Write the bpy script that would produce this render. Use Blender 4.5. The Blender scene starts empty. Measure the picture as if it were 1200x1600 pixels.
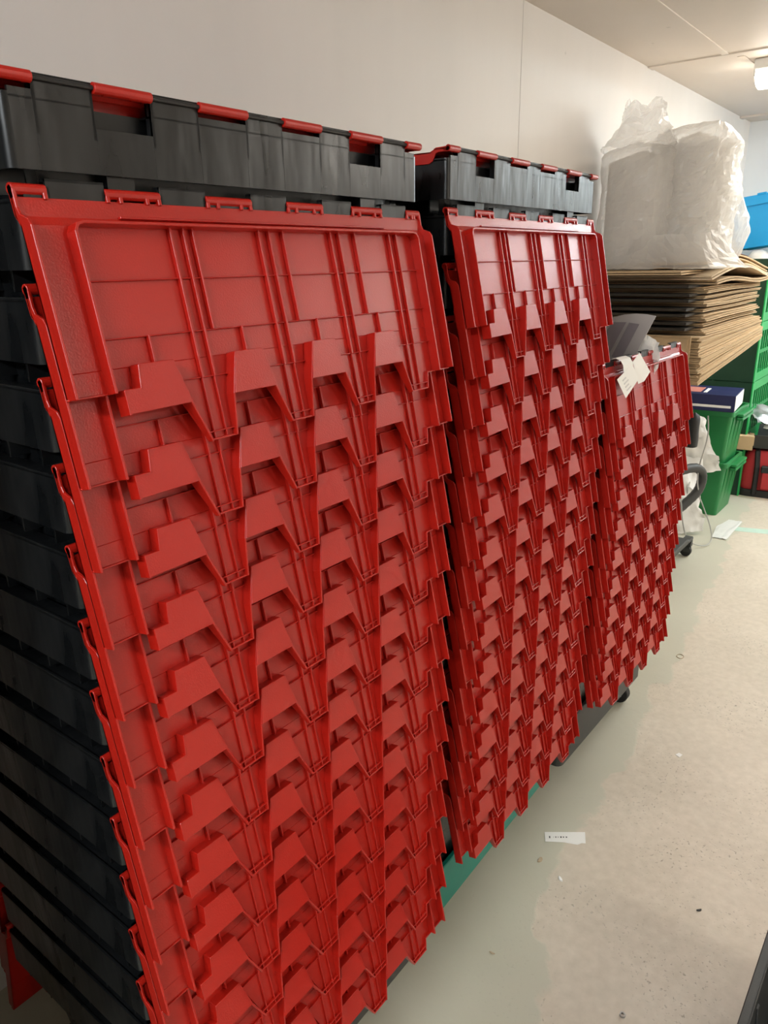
import bpy, bmesh, math, random
from mathutils import Vector, Matrix, noise as mnoise

random.seed(7)
scene = bpy.context.scene
COL = scene.collection
PI = math.pi

# ------------------------------------------------------------------ camera
HZ = 1.56                                   # height of the topmost hanging lid's hinge, nearest stack
cam_data = bpy.data.cameras.new('camera')
cam = bpy.data.objects.new('camera', cam_data)
COL.objects.link(cam)
R_ = Vector((0.60956116, -0.79257348, -0.0162011))
U_ = Vector((0.2625121, 0.18252756, 0.94750783))
F_ = Vector((0.74801243, 0.58181696, -0.31932184))
cam.matrix_world = Matrix(((R_.x, U_.x, -F_.x, -0.35033), (R_.y, U_.y, -F_.y, -0.66548),
                           (R_.z, U_.z, -F_.z, HZ - 0.06659), (0, 0, 0, 1)))
cam_data.sensor_fit = 'HORIZONTAL'
cam_data.sensor_width = 36.0
cam_data.lens = 1162.1 / 1200 * 36.0
cam_data.clip_start = 0.02
scene.camera = cam

# ------------------------------------------------------------------ world, exposure
world = bpy.data.worlds.new('world')
scene.world = world
world.use_nodes = True
world.node_tree.nodes['Background'].inputs[0].default_value = (0.9, 0.95, 1.0, 1)
world.node_tree.nodes['Background'].inputs[1].default_value = 0.02
scene.view_settings.view_transform = 'Standard'
scene.view_settings.look = 'None'
scene.view_settings.gamma = 1.0
scene.view_settings.use_curve_mapping = False
scene.view_settings.exposure = 0.45
LIGHT_WARM = ((1.0, 0.93, 0.83), 34.0)      # colour and strength of the ceiling tubes
LIGHT_COOL = ((0.84, 0.96, 1.0), 40.0)

# ------------------------------------------------------------------ materials
def new_mat(name):
    m = bpy.data.materials.new(name)
    m.use_nodes = True
    nt = m.node_tree
    b = nt.nodes['Principled BSDF']
    return m, nt, b

def lin(c):
    return tuple((x / 255 / 12.92) if x / 255 <= 0.04045 else ((x / 255 + 0.055) / 1.055) ** 2.4 for x in c)

def plastic(name, col, rough=0.35, bump=0.02, bscale=900, var=0.12, vscale=6, spec=0.5, coords='Object', metal=0.0):
    """noise-tinted plain material: colour variation, roughness variation, fine bump"""
    m, nt, b = new_mat(name)
    tc = nt.nodes.new('ShaderNodeTexCoord')
    n1 = nt.nodes.new('ShaderNodeTexNoise'); n1.inputs['Scale'].default_value = vscale; n1.inputs['Detail'].default_value = 5
    nt.links.new(tc.outputs[coords], n1.inputs['Vector'])
    mix = nt.nodes.new('ShaderNodeMix'); mix.data_type = 'RGBA'
    lo = tuple(max(0, c * (1 - var)) for c in col); hi = tuple(min(1, c * (1 + var)) for c in col)
    mix.inputs['A'].default_value = (*lo, 1); mix.inputs['B'].default_value = (*hi, 1)
    nt.links.new(n1.outputs['Fac'], mix.inputs['Factor'])
    nt.links.new(mix.outputs['Result'], b.inputs['Base Color'])
    mr = nt.nodes.new('ShaderNodeMapRange')
    mr.inputs['To Min'].default_value = max(0.02, rough - 0.07); mr.inputs['To Max'].default_value = rough + 0.07
    nt.links.new(n1.outputs['Fac'], mr.inputs['Value'])
    nt.links.new(mr.outputs['Result'], b.inputs['Roughness'])
    b.inputs['Specular IOR Level'].default_value = spec
    b.inputs['Metallic'].default_value = metal
    if bump:
        n2 = nt.nodes.new('ShaderNodeTexNoise'); n2.inputs['Scale'].default_value = bscale; n2.inputs['Detail'].default_value = 3
        nt.links.new(tc.outputs[coords], n2.inputs['Vector'])
        bp = nt.nodes.new('ShaderNodeBump'); bp.inputs['Strength'].default_value = bump; bp.inputs['Distance'].default_value = 0.002
        nt.links.new(n2.outputs['Fac'], bp.inputs['Height'])
        nt.links.new(bp.outputs['Normal'], b.inputs['Normal'])
    return m

M = {}
M['red'] = plastic('red_plastic', (0.405, 0.0105, 0.005), 0.33, 0.12, 500, 0.06, 5, 0.5)
M['bag_red'] = plastic('red_nylon', (0.42, 0.02, 0.025), 0.6, 0.3, 700, 0.2, 20)
M['green_dolly'] = plastic('teal_plastic', (0.003, 0.21, 0.155), 0.4, 0.05, 300, 0.15, 8)
M['green'] = plastic('green_plastic', (0.012, 0.19, 0.05), 0.4, 0.05, 300, 0.15, 6)
M['green_bright'] = plastic('bright_green_plastic', (0.01, 0.33, 0.08), 0.4, 0.05, 300, 0.12, 6)
M['green_shaded'] = plastic('shaded_green_plastic', (0.003, 0.035, 0.014), 0.5, 0.05, 300, 0.15, 6)  # crate green darkened: shade on the end walls put into the colour
M['blue'] = plastic('blue_plastic', (0.008, 0.30, 0.66), 0.35, 0.03, 300, 0.06, 4)
M['navy'] = plastic('navy_card', (0.012, 0.016, 0.075), 0.45, 0.02, 300, 0.15, 9)
M['dark_grey'] = plastic('dark_grey_plastic', (0.035, 0.037, 0.036), 0.5, 0.08, 400, 0.3, 12)
M['black_rubber'] = plastic('black_rubber', (0.012, 0.012, 0.013), 0.55, 0.1, 400, 0.2, 15)
M['steel'] = plastic('galvanised_steel', (0.5, 0.5, 0.5), 0.35, 0.05, 200, 0.15, 20, metal=1.0)
M['grey_paint'] = plastic('grey_painted_metal', (0.42, 0.42, 0.40), 0.45, 0.05, 200, 0.15, 10)
M['paper'] = plastic('white_paper', (0.82, 0.81, 0.78), 0.7, 0.1, 300, 0.03, 10)
M['ink'] = plastic('dark_ink', (0.06, 0.06, 0.06), 0.7, 0, 300, 0.3, 200)
M['grey_ink'] = plastic('grey_ink', (0.6, 0.6, 0.6), 0.7, 0, 300, 0.05, 30)
M['board'] = plastic('pale_grey_board', (0.50, 0.47, 0.46), 0.6, 0.05, 200, 0.05, 8)
M['board_print'] = plastic('grey_print', (0.27, 0.24, 0.26), 0.6, 0.05, 200, 0.06, 8)
M['orange'] = plastic('orange_cloth', (0.65, 0.13, 0.03), 0.7, 0.3, 200, 0.2, 20)
M['pink_print'] = plastic('salmon_print', (0.55, 0.20, 0.16), 0.5, 0.02, 200, 0.1, 30)
M['mint'] = plastic('mint_tape', (0.46, 0.62, 0.53), 0.6, 0.1, 100, 0.25, 12)
M['foam'] = plastic('white_foam', (0.78, 0.75, 0.70), 0.8, 0.3, 60, 0.05, 8)
M['white_panel'] = plastic('white_enamel', (0.75, 0.75, 0.72), 0.4, 0.03, 200, 0.04, 8)
M['film_white'] = plastic('milky_film', (0.70, 0.70, 0.67), 0.38, 0.3, 40, 0.08, 9)
M['rubber_band'] = plastic('tan_rubber', (0.42, 0.33, 0.22), 0.6, 0.02, 200, 0.1, 30)

# black tote plastic: scuffed, with pale stress streaks
def black_tote():
    m, nt, b = new_mat('black_tote_plastic')
    tc = nt.nodes.new('ShaderNodeTexCoord')
    mp = nt.nodes.new('ShaderNodeMapping'); mp.inputs['Scale'].default_value = (22, 22, 6)
    nt.links.new(tc.outputs['Object'], mp.inputs['Vector'])
    n1 = nt.nodes.new('ShaderNodeTexNoise'); n1.inputs['Scale'].default_value = 1.0; n1.inputs['Detail'].default_value = 4; n1.inputs['Distortion'].default_value = 0.6
    nt.links.new(mp.outputs['Vector'], n1.inputs['Vector'])
    cr = nt.nodes.new('ShaderNodeValToRGB')
    cr.color_ramp.elements[0].position = 0.36; cr.color_ramp.elements[0].color = (0.0035, 0.004, 0.0045, 1)
    cr.color_ramp.elements[1].position = 0.72; cr.color_ramp.elements[1].color = (0.013, 0.0135, 0.014, 1)
    nt.links.new(n1.outputs['Fac'], cr.inputs['Fac'])
    nt.links.new(cr.outputs['Color'], b.inputs['Base Color'])
    mr = nt.nodes.new('ShaderNodeMapRange'); mr.inputs['To Min'].default_value = 0.18; mr.inputs['To Max'].default_value = 0.42; b.inputs['Specular IOR Level'].default_value = 0.42
    nt.links.new(n1.outputs['Fac'], mr.inputs['Value']); nt.links.new(mr.outputs['Result'], b.inputs['Roughness'])
    n2 = nt.nodes.new('ShaderNodeTexNoise'); n2.inputs['Scale'].default_value = 1.4; n2.inputs['Detail'].default_value = 2
    nt.links.new(mp.outputs['Vector'], n2.inputs['Vector'])
    bp = nt.nodes.new('ShaderNodeBump'); bp.inputs['Strength'].default_value = 0.25; bp.inputs['Distance'].default_value = 0.006
    nt.links.new(n2.outputs['Fac'], bp.inputs['Height']); nt.links.new(bp.outputs['Normal'], b.inputs['Normal'])
    return m
M['black'] = black_tote()

def cardboard(name, col, var=0.14):
    m, nt, b = new_mat(name)
    tc = nt.nodes.new('ShaderNodeTexCoord')
    n1 = nt.nodes.new('ShaderNodeTexNoise'); n1.inputs['Scale'].default_value = 7; n1.inputs['Detail'].default_value = 6
    oi = nt.nodes.new('ShaderNodeObjectInfo')
    nt.links.new(tc.outputs['Object'], n1.inputs['Vector'])
    add = nt.nodes.new('ShaderNodeMath'); add.operation = 'ADD'
    sc = nt.nodes.new('ShaderNodeMath'); sc.operation = 'MULTIPLY'; sc.inputs[1].default_value = 0.6
    nt.links.new(oi.outputs['Random'], sc.inputs[0])
    nt.links.new(n1.outputs['Fac'], add.inputs[0]); nt.links.new(sc.outputs[0], add.inputs[1])
    mix = nt.nodes.new('ShaderNodeMix'); mix.data_type = 'RGBA'
    mix.inputs['A'].default_value = (*[c * (1 - var) for c in col], 1); mix.inputs['B'].default_value = (*[min(1, c * (1 + var)) for c in col], 1)
    nt.links.new(add.outputs[0], mix.inputs['Factor']); nt.links.new(mix.outputs['Result'], b.inputs['Base Color'])
    b.inputs['Roughness'].default_value = 0.85
    n2 = nt.nodes.new('ShaderNodeTexNoise'); n2.inputs['Scale'].default_value = 150
    nt.links.new(tc.outputs['Object'], n2.inputs['Vector'])
    bp = nt.nodes.new('ShaderNodeBump'); bp.inputs['Strength'].default_value = 0.2; bp.inputs['Distance'].default_value = 0.002
    nt.links.new(n2.outputs['Fac'], bp.inputs['Height']); nt.links.new(bp.outputs['Normal'], b.inputs['Normal'])
    return m
M['card'] = cardboard('brown_cardboard', (0.47, 0.335, 0.19))
M['card_shade'] = cardboard('shade_cardboard', (0.030, 0.024, 0.017), 0.4)  # near-black brown, paints the shade at the carton pile's end
M['card_pale'] = cardboard('pale_cardboard', (0.62, 0.49, 0.33), 0.1)

def film_clear():
    m, nt, b = new_mat('clear_plastic_film')
    out = nt.nodes['Material Output']
    b.inputs['Base Color'].default_value = (0.86, 0.85, 0.83, 1)
    b.inputs['Roughness'].default_value = 0.16
    b.inputs['Specular IOR Level'].default_value = 0.8
    tr = nt.nodes.new('ShaderNodeBsdfTransparent')
    tl = nt.nodes.new('ShaderNodeBsdfTranslucent'); tl.inputs['Color'].default_value = (0.85, 0.83, 0.8, 1)
    m1 = nt.nodes.new('ShaderNodeMixShader'); m1.inputs[0].default_value = 0.35
    nt.links.new(b.outputs[0], m1.inputs[1]); nt.links.new(tl.outputs[0], m1.inputs[2])
    m2 = nt.nodes.new('ShaderNodeMixShader')
    lw = nt.nodes.new('ShaderNodeLayerWeight'); lw.inputs['Blend'].default_value = 0.35
    mr = nt.nodes.new('ShaderNodeMapRange'); mr.inputs['To Min'].default_value = 0.42; mr.inputs['To Max'].default_value = 0.8
    nt.links.new(lw.outputs['Facing'], mr.inputs['Value']); nt.links.new(mr.outputs['Result'], m2.inputs[0])
    nt.links.new(tr.outputs[0], m2.inputs[1]); nt.links.new(m1.outputs[0], m2.inputs[2])
    nt.links.new(m2.outputs[0], out.inputs['Surface'])
    tc = nt.nodes.new('ShaderNodeTexCoord')
    n2 = nt.nodes.new('ShaderNodeTexNoise'); n2.inputs['Scale'].default_value = 22; n2.inputs['Detail'].default_value = 4; n2.inputs['Distortion'].default_value = 1.5
    nt.links.new(tc.outputs['Object'], n2.inputs['Vector'])
    bp = nt.nodes.new('ShaderNodeBump'); bp.inputs['Strength'].default_value = 0.35; bp.inputs['Distance'].default_value = 0.012
    nt.links.new(n2.outputs['Fac'], bp.inputs['Height']); nt.links.new(bp.outputs['Normal'], b.inputs['Normal'])
    return m
M['film'] = film_clear()

def emission(name, col, st):
    m, nt, b = new_mat(name)
    b.inputs['Base Color'].default_value = (*col, 1)
    b.inputs['Emission Color'].default_value = (*col, 1)
    b.inputs['Emission Strength'].default_value = st
    return m
M['tube_warm'] = emission('warm_tube', *LIGHT_WARM)
M['tube_dim'] = emission('aged_warm_tube', LIGHT_WARM[0], 19.0)
M['tube_left'] = emission('bright_cool_tube', (0.90, 0.96, 1.0), 62.0)
M['tube_cool'] = emission('cool_tube', *LIGHT_COOL)

def wall_mat(name, col, streak=0.06):
    m, nt, b = new_mat(name)
    tc = nt.nodes.new('ShaderNodeTexCoord')
    mp = nt.nodes.new('ShaderNodeMapping'); mp.inputs['Scale'].default_value = (5, 5, 0.7)
    nt.links.new(tc.outputs['Object'], mp.inputs['Vector'])
    n1 = nt.nodes.new('ShaderNodeTexNoise'); n1.inputs['Scale'].default_value = 1.2; n1.inputs['Detail'].default_value = 7
    nt.links.new(mp.outputs['Vector'], n1.inputs['Vector'])
    n3 = nt.nodes.new('ShaderNodeTexNoise'); n3.inputs['Scale'].default_value = 9; n3.inputs['Detail'].default_value = 3
    nt.links.new(tc.outputs['Object'], n3.inputs['Vector'])
    sp = nt.nodes.new('ShaderNodeMapRange'); sp.inputs['From Min'].default_value = 0.74; sp.inputs['From Max'].default_value = 0.80
    nt.links.new(n3.outputs['Fac'], sp.inputs['Value'])
    mix = nt.nodes.new('ShaderNodeMix'); mix.data_type = 'RGBA'
    mix.inputs['A'].default_value = (*[c * (1 - streak) for c in col], 1); mix.inputs['B'].default_value = (*[min(1, c * (1 + streak)) for c in col], 1)
    nt.links.new(n1.outputs['Fac'], mix.inputs['Factor'])
    mix2 = nt.nodes.new('ShaderNodeMix'); mix2.data_type = 'RGBA'; mix2.inputs['B'].default_value = (*[c * 0.6 for c in col], 1)
    nt.links.new(mix.outputs['Result'], mix2.inputs['A']); nt.links.new(sp.outputs['Result'], mix2.inputs['Factor'])
    nt.links.new(mix2.outputs['Result'], b.inputs['Base Color'])
    b.inputs['Roughness'].default_value = 0.6
    bp = nt.nodes.new('ShaderNodeBump'); bp.inputs['Strength'].default_value = 0.15; bp.inputs['Distance'].default_value = 0.01
    nt.links.new(n1.outputs['Fac'], bp.inputs['Height']); nt.links.new(bp.outputs['Normal'], b.inputs['Normal'])
    return m
M['wall'] = wall_mat('off_white_paint', (0.72, 0.69, 0.66))
M['wall_far'] = wall_mat('white_paint', (0.74, 0.76, 0.77), 0.03)
M['ceiling'] = wall_mat('ceiling_board', (0.66, 0.60, 0.54), 0.03)

def floor_mat():
    m, nt, b = new_mat('worn_concrete')
    tc = nt.nodes.new('ShaderNodeTexCoord')
    L = nt.links
    def noise(scale, detail=5, dist=0.0):
        n = nt.nodes.new('ShaderNodeTexNoise'); n.inputs['Scale'].default_value = scale; n.inputs['Detail'].default_value = detail
        n.inputs['Distortion'].default_value = dist
        L.new(tc.outputs['Object'], n.inputs['Vector']); return n
    def math_(op, a, bb=None):
        n = nt.nodes.new('ShaderNodeMath'); n.operation = op
        for i, v in enumerate((a, bb)):
            if v is None: continue
            if isinstance(v, (int, float)): n.inputs[i].default_value = v
            else: L.new(v, n.inputs[i])
        return n.outputs[0]
    sep = nt.nodes.new('ShaderNodeSeparateXYZ'); L.new(tc.outputs['Object'], sep.inputs[0])
    # old paint film survives along the row of stacks: its torn edge wanders
    edge_n = noise(5, 6, 0.4)
    k = math_('MULTIPLY', math_('MAXIMUM', math_('SUBTRACT', 1.08, sep.outputs[0]), 0.0), 0.5)
    k2 = math_('MULTIPLY', math_('MAXIMUM', math_('SUBTRACT', sep.outputs[0], 1.6), 0.0), 0.10)
    yb = math_('ADD', sep.outputs[1], k)
    yb = math_('SUBTRACT', yb, k2)
    yb = math_('ADD', yb, math_('MULTIPLY', math_('SUBTRACT', edge_n.outputs['Fac'], 0.5), 0.22))
    paint = nt.nodes.new('ShaderNodeMapRange'); paint.inputs['From Min'].default_value = -0.066; paint.inputs['From Max'].default_value = -0.052
    L.new(yb, paint.inputs['Value'])
    n1 = noise(3, 8); n2 = noise(38, 6); n3 = noise(110, 2)
    bare = nt.nodes.new('ShaderNodeMix'); bare.data_type = 'RGBA'
    bare.inputs['A'].default_value = (0.50, 0.435, 0.345, 1); bare.inputs['B'].default_value = (0.65, 0.575, 0.475, 1)
    f = math_('ADD', math_('MULTIPLY', n1.outputs['Fac'], 0.5), math_('MULTIPLY', n2.outputs['Fac'], 0.5))
    fr = nt.nodes.new('ShaderNodeMapRange'); fr.inputs['From Min'].default_value = 0.3; fr.inputs['From Max'].default_value = 0.7
    L.new(f, fr.inputs['Value']); L.new(fr.outputs['Result'], bare.inputs['Factor'])
    pt = nt.nodes.new('ShaderNodeMix'); pt.data_type = 'RGBA'
    pt.inputs['A'].default_value = (0.44, 0.42, 0.33, 1); pt.inputs['B'].default_value = (0.55, 0.53, 0.43, 1)
    L.new(n1.outputs['Fac'], pt.inputs['Factor'])
    mix = nt.nodes.new('ShaderNodeMix'); mix.data_type = 'RGBA'
    L.new(paint.outputs['Result'], mix.inputs['Factor']); L.new(bare.outputs['Result'], mix.inputs['A']); L.new(pt.outputs['Result'], mix.inputs['B'])
    # dark specks and pits, mostly where the paint is gone
    pits = nt.nodes.new('ShaderNodeMapRange'); pits.inputs['From Min'].default_value = 0.61; pits.inputs['From Max'].default_value = 0.70
    L.new(n3.outputs['Fac'], pits.inputs['Value'])
    patch = nt.nodes.new('ShaderNodeMapRange'); patch.inputs['From Min'].default_value = 0.45; patch.inputs['From Max'].default_value = 0.65
    L.new(noise(4, 3).outputs['Fac'], patch.inputs['Value'])
    inv = math_('SUBTRACT', 1.0, math_('MULTIPLY', paint.outputs['Result'], 0.85))
    pf = math_('MULTIPLY', math_('MULTIPLY', pits.outputs['Result'], patch.outputs['Result']), inv)
    mix2 = nt.nodes.new('ShaderNodeMix'); mix2.data_type = 'RGBA'; mix2.inputs['B'].default_value = (0.24, 0.21, 0.16, 1)
    L.new(math_('MULTIPLY', pf, 0.8), mix2.inputs['Factor']); L.new(mix.outputs['Result'], mix2.inputs['A'])
    L.new(mix2.outputs['Result'], b.inputs['Base Color'])
    b.inputs['Roughness'].default_value = 0.55
    bp = nt.nodes.new('ShaderNodeBump'); bp.inputs['Strength'].default_value = 0.35; bp.inputs['Distance'].default_value = 0.004
    h = math_('ADD', math_('MULTIPLY', paint.outputs['Result'], 0.6), math_('SUBTRACT', math_('MULTIPLY', n2.outputs['Fac'], 0.4), pf))
    L.new(h, bp.inputs['Height']); L.new(bp.outputs['Normal'], b.inputs['Normal'])
    return m
M['floor'] = floor_mat()

# ------------------------------------------------------------------ mesh helpers
class MB:
    """collects shapes; mesh() makes ONE mesh of them"""
    def __init__(s): s.v = []; s.f = []
    def add(s, vs, fs):
        o = len(s.v); s.v += [tuple(p) for p in vs]; s.f += [tuple(i + o for i in q) for q in fs]; return s
    def box(s, x0, x1, y0, y1, z0, z1):
        return s.add([(x0, y0, z0), (x1, y0, z0), (x1, y1, z0), (x0, y1, z0), (x0, y0, z1), (x1, y0, z1), (x1, y1, z1), (x0, y1, z1)],
                     [(3, 2, 1, 0), (4, 5, 6, 7), (0, 1, 5, 4), (1, 2, 6, 5), (2, 3, 7, 6), (3, 0, 4, 7)])
    def hexa(s, lo, hi):
        """two quads (lists of 4 points, same winding) joined"""
        return s.add(list(lo) + list(hi), [(3, 2, 1, 0), (4, 5, 6, 7), (0, 1, 5, 4), (1, 2, 6, 5), (2, 3, 7, 6), (3, 0, 4, 7)])
    def prism(s, poly, a, b):
        """poly: list of 3d-builder results; a, b: functions mapping (p,q) to 3d points at both ends"""
        n = len(poly)
        vs = [a(*p) for p in poly] + [b(*p) for p in poly]
        fs = [tuple(range(n - 1, -1, -1)), tuple(range(n, 2 * n))] + [(i, (i + 1) % n, n + (i + 1) % n, n + i) for i in range(n)]
        return s.add(vs, fs)
    def loft(s, rings, cap0=True, cap1=True, closed=True):
        n = len(rings[0]); vs = [p for r in rings for p in r]; fs = []
        for k in range(len(rings) - 1):
            for i in range(n if closed else n - 1):
                j = (i + 1) % n
                fs.append((k * n + i, k * n + j, (k + 1) * n + j, (k + 1) * n + i))
        if cap0: fs.append(tuple(range(n - 1, -1, -1)))
        if cap1: fs.append(tuple(range((len(rings) - 1) * n, len(rings) * n)))
        return s.add(vs, fs)
    def cyl(s, p0, p1, r0, r1=None, n=12):
        return s.tube([p0, p1], [r0, r0 if r1 is None else r1], n)
    def tube(s, path, r, n=8):
        path = [Vector(p) for p in path]
        if not isinstance(r, (list, tuple)): r = [r] * len(path)
        rings = []; up = None
        for i, p in enumerate(path):
            d = (path[min(i + 1, len(path) - 1)] - path[max(i - 1, 0)]).normalized()
            if up is None:
                up = Vector((0, 0, 1)) if abs(d.z) < 0.9 else Vector((1, 0, 0))
            a = d.cross(up).normalized(); up = a.cross(d).normalized()
            rings.append([tuple(p + (a * math.cos(t) + up * math.sin(t)) * r[i]) for t in [2 * PI * k / n for k in range(n)]])
        return s.loft(rings)
    def mesh(s, name, bevel=0.0, smooth=False, solid=0.0):
        me = bpy.data.meshes.new(name); me.from_pydata(s.v, [], s.f); me.validate()
        bm = bmesh.new(); bm.from_mesh(me)
        if solid:
            bmesh.ops.solidify(bm, geom=bm.faces[:], thickness=solid)
        bmesh.ops.recalc_face_normals(bm, faces=bm.faces)
        if bevel:
            es = [e for e in bm.edges if len(e.link_faces) == 2 and e.calc_face_angle(0) > 0.6]
            bmesh.ops.bevel(bm, geom=es, offset=bevel, segments=1, affect='EDGES', clamp_overlap=True)
        bm.to_mesh(me); bm.free()
        if smooth:
            for p in me.polygons: p.use_smooth = True
            try: me.set_sharp_from_angle(angle=math.radians(40))
            except Exception: pass
        return me

def link(name, me, mat, parent=None, loc=(0, 0, 0), rot=(0, 0, 0), label=None):
    o = bpy.data.objects.new(name, me); COL.objects.link(o)
    if mat is not None and not me.materials: me.materials.append(M[mat] if isinstance(mat, str) else mat)
    o.parent = parent; o.location = loc; o.rotation_euler = rot
    if label: o['label'] = label
    return o
def part(name, mb, mat, parent=None, bevel=0.0, smooth=False, loc=(0, 0, 0), rot=(0, 0, 0), label=None, solid=0.0):
    return link(name, mb.mesh(name, bevel, smooth, solid), mat, parent, loc, rot, label)
def tag(o, label, cat, group=None, kind=None):
    o['label'] = label; o['category'] = cat
    if group: o['group'] = group
    if kind: o['kind'] = kind
    return o
def thing(name, label, cat, loc=(0, 0, 0), rz=0.0, group=None, rot=None):
    o = bpy.data.objects.new(name, None); COL.objects.link(o)
    o.empty_display_size = 0.05; o.location = loc; o.rotation_euler = rot or (0, 0, rz)
    return tag(o, label, cat, group)
def structure(name, mb, mat, bevel=0.0):
    o = part(name, mb, mat, bevel=bevel); o['kind'] = 'structure'; return o
def rrect(x0, x1, y0, y1, r, z, n=4):
    pts = []
    for cx, cy, a0 in ((x1 - r, y1 - r, 0), (x0 + r, y1 - r, PI / 2), (x0 + r, y0 + r, PI), (x1 - r, y0 + r, 1.5 * PI)):
        for k in range(n + 1):
            a = a0 + PI / 2 * k / n
            pts.append((cx + r * math.cos(a), cy + r * math.sin(a), z))
    return pts
def ordinal(k):
    return ['first', 'second', 'third', 'fourth', 'fifth', 'sixth', 'seventh', 'eighth', 'ninth', 'tenth', 'eleventh', 'twelfth', 'thirteenth', 'fourteenth', 'fifteenth'][k]

# ------------------------------------------------------------------ room
X0, X1, Y0, Y1, CZ = -5.0, 5.5, -4.6, 0.75, 2.33
structure('floor', MB().box(X0 - .1, X1 + .1, Y0 - .1, Y1 + .1, -0.1, 0.0), 'floor')
structure('ceiling', MB().box(X0 - .1, X1 + .1, Y0 - .1, Y1 + .1, CZ, CZ + 0.1), 'ceiling')
structure('wall_back', MB().box(X0, X1, Y1, Y1 + 0.1, 0, CZ), 'wall')
structure('wall_right', MB().box(X1, X1 + 0.1, Y0, Y1, 0, CZ), 'wall_far')
structure('wall_left', MB().box(X0 - 0.1, X0, Y0, Y1, 0, CZ), 'wall')
structure('wall_front', MB().box(X0, X1, Y0 - 0.1, Y0, 0, CZ), 'wall')
structure('trim_1', MB().box(2.292, 2.298, Y1 - 0.0012, Y1 + 0.01, 0, CZ), 'wall')                 # board joint in the back wall
structure('trim_2', MB().box(X0, 3.55, 0.395, 0.425, CZ - 0.004, CZ + 0.01), 'ceiling', 0.001)       # cover strip along the ceiling boards
structure('trim_3', MB().box(3.52, 3.58, Y0, Y1, CZ - 0.006, CZ + 0.01), 'ceiling', 0.002)           # strip across the ceiling
structure('trim_4', MB().box(3.6, X1, 0.35, 0.38, CZ - 0.004, CZ + 0.01), 'ceiling', 0.001)
structure('trim_5', MB().box(5.22, 5.28, Y0, Y1, CZ - 0.012, CZ + 0.01), 'ceiling', 0.002)

def ceiling_light(x, y0, y1, mat, label, rz=0):
    t = thing('ceiling_light', label, 'light', (x, (y0 + y1) / 2, CZ), 0, 'fluorescent ceiling lights')
    h = (y1 - y0) / 2
    part('housing', MB().box(-0.10, 0.10, -h, h, -0.045, 0), 'white_panel', t, 0.004)
    ring = []
    mb = MB()
    pr = [(-0.095, -0.045)] + [(0.095 * math.cos(a), -0.05 - 0.06 * math.sin(a)) for a in [PI - PI * k / 8 for k in range(9)]] + [(0.095, -0.045)]
    mb.prism(pr, lambda a, b: (a, -h + 0.006, b), lambda a, b: (a, h - 0.006, b))
    part('diffuser', mb, mat, t)
    for s in (-1, 1):
        part('end_cap', MB().box(-0.097, 0.097, min(s * h, s * (h - 0.012)), max(s * h, s * (h - 0.012)), -0.07, -0.03), 'white_panel', t, 0.004)
    return t
ceiling_light(3.80, -0.95, 0.33, 'tube_dim', 'glowing fluorescent ceiling light near the back wall, top right of the view')
ceiling_light(3.80, -3.2, -1.9, 'tube_warm', 'fluorescent ceiling light further out over the aisle')
ceiling_light(5.05, -1.6, -0.3, 'tube_cool', 'cool white ceiling light in front of the end wall')
ceiling_light(-1.7, -1.3, 0.0, 'tube_left', 'cool white ceiling light behind the camera at the near end of the wall')
ceiling_light(0.9, -3.6, -2.3, 'tube_warm', 'fluorescent ceiling light over the aisle opposite the nearest stack')

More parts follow.
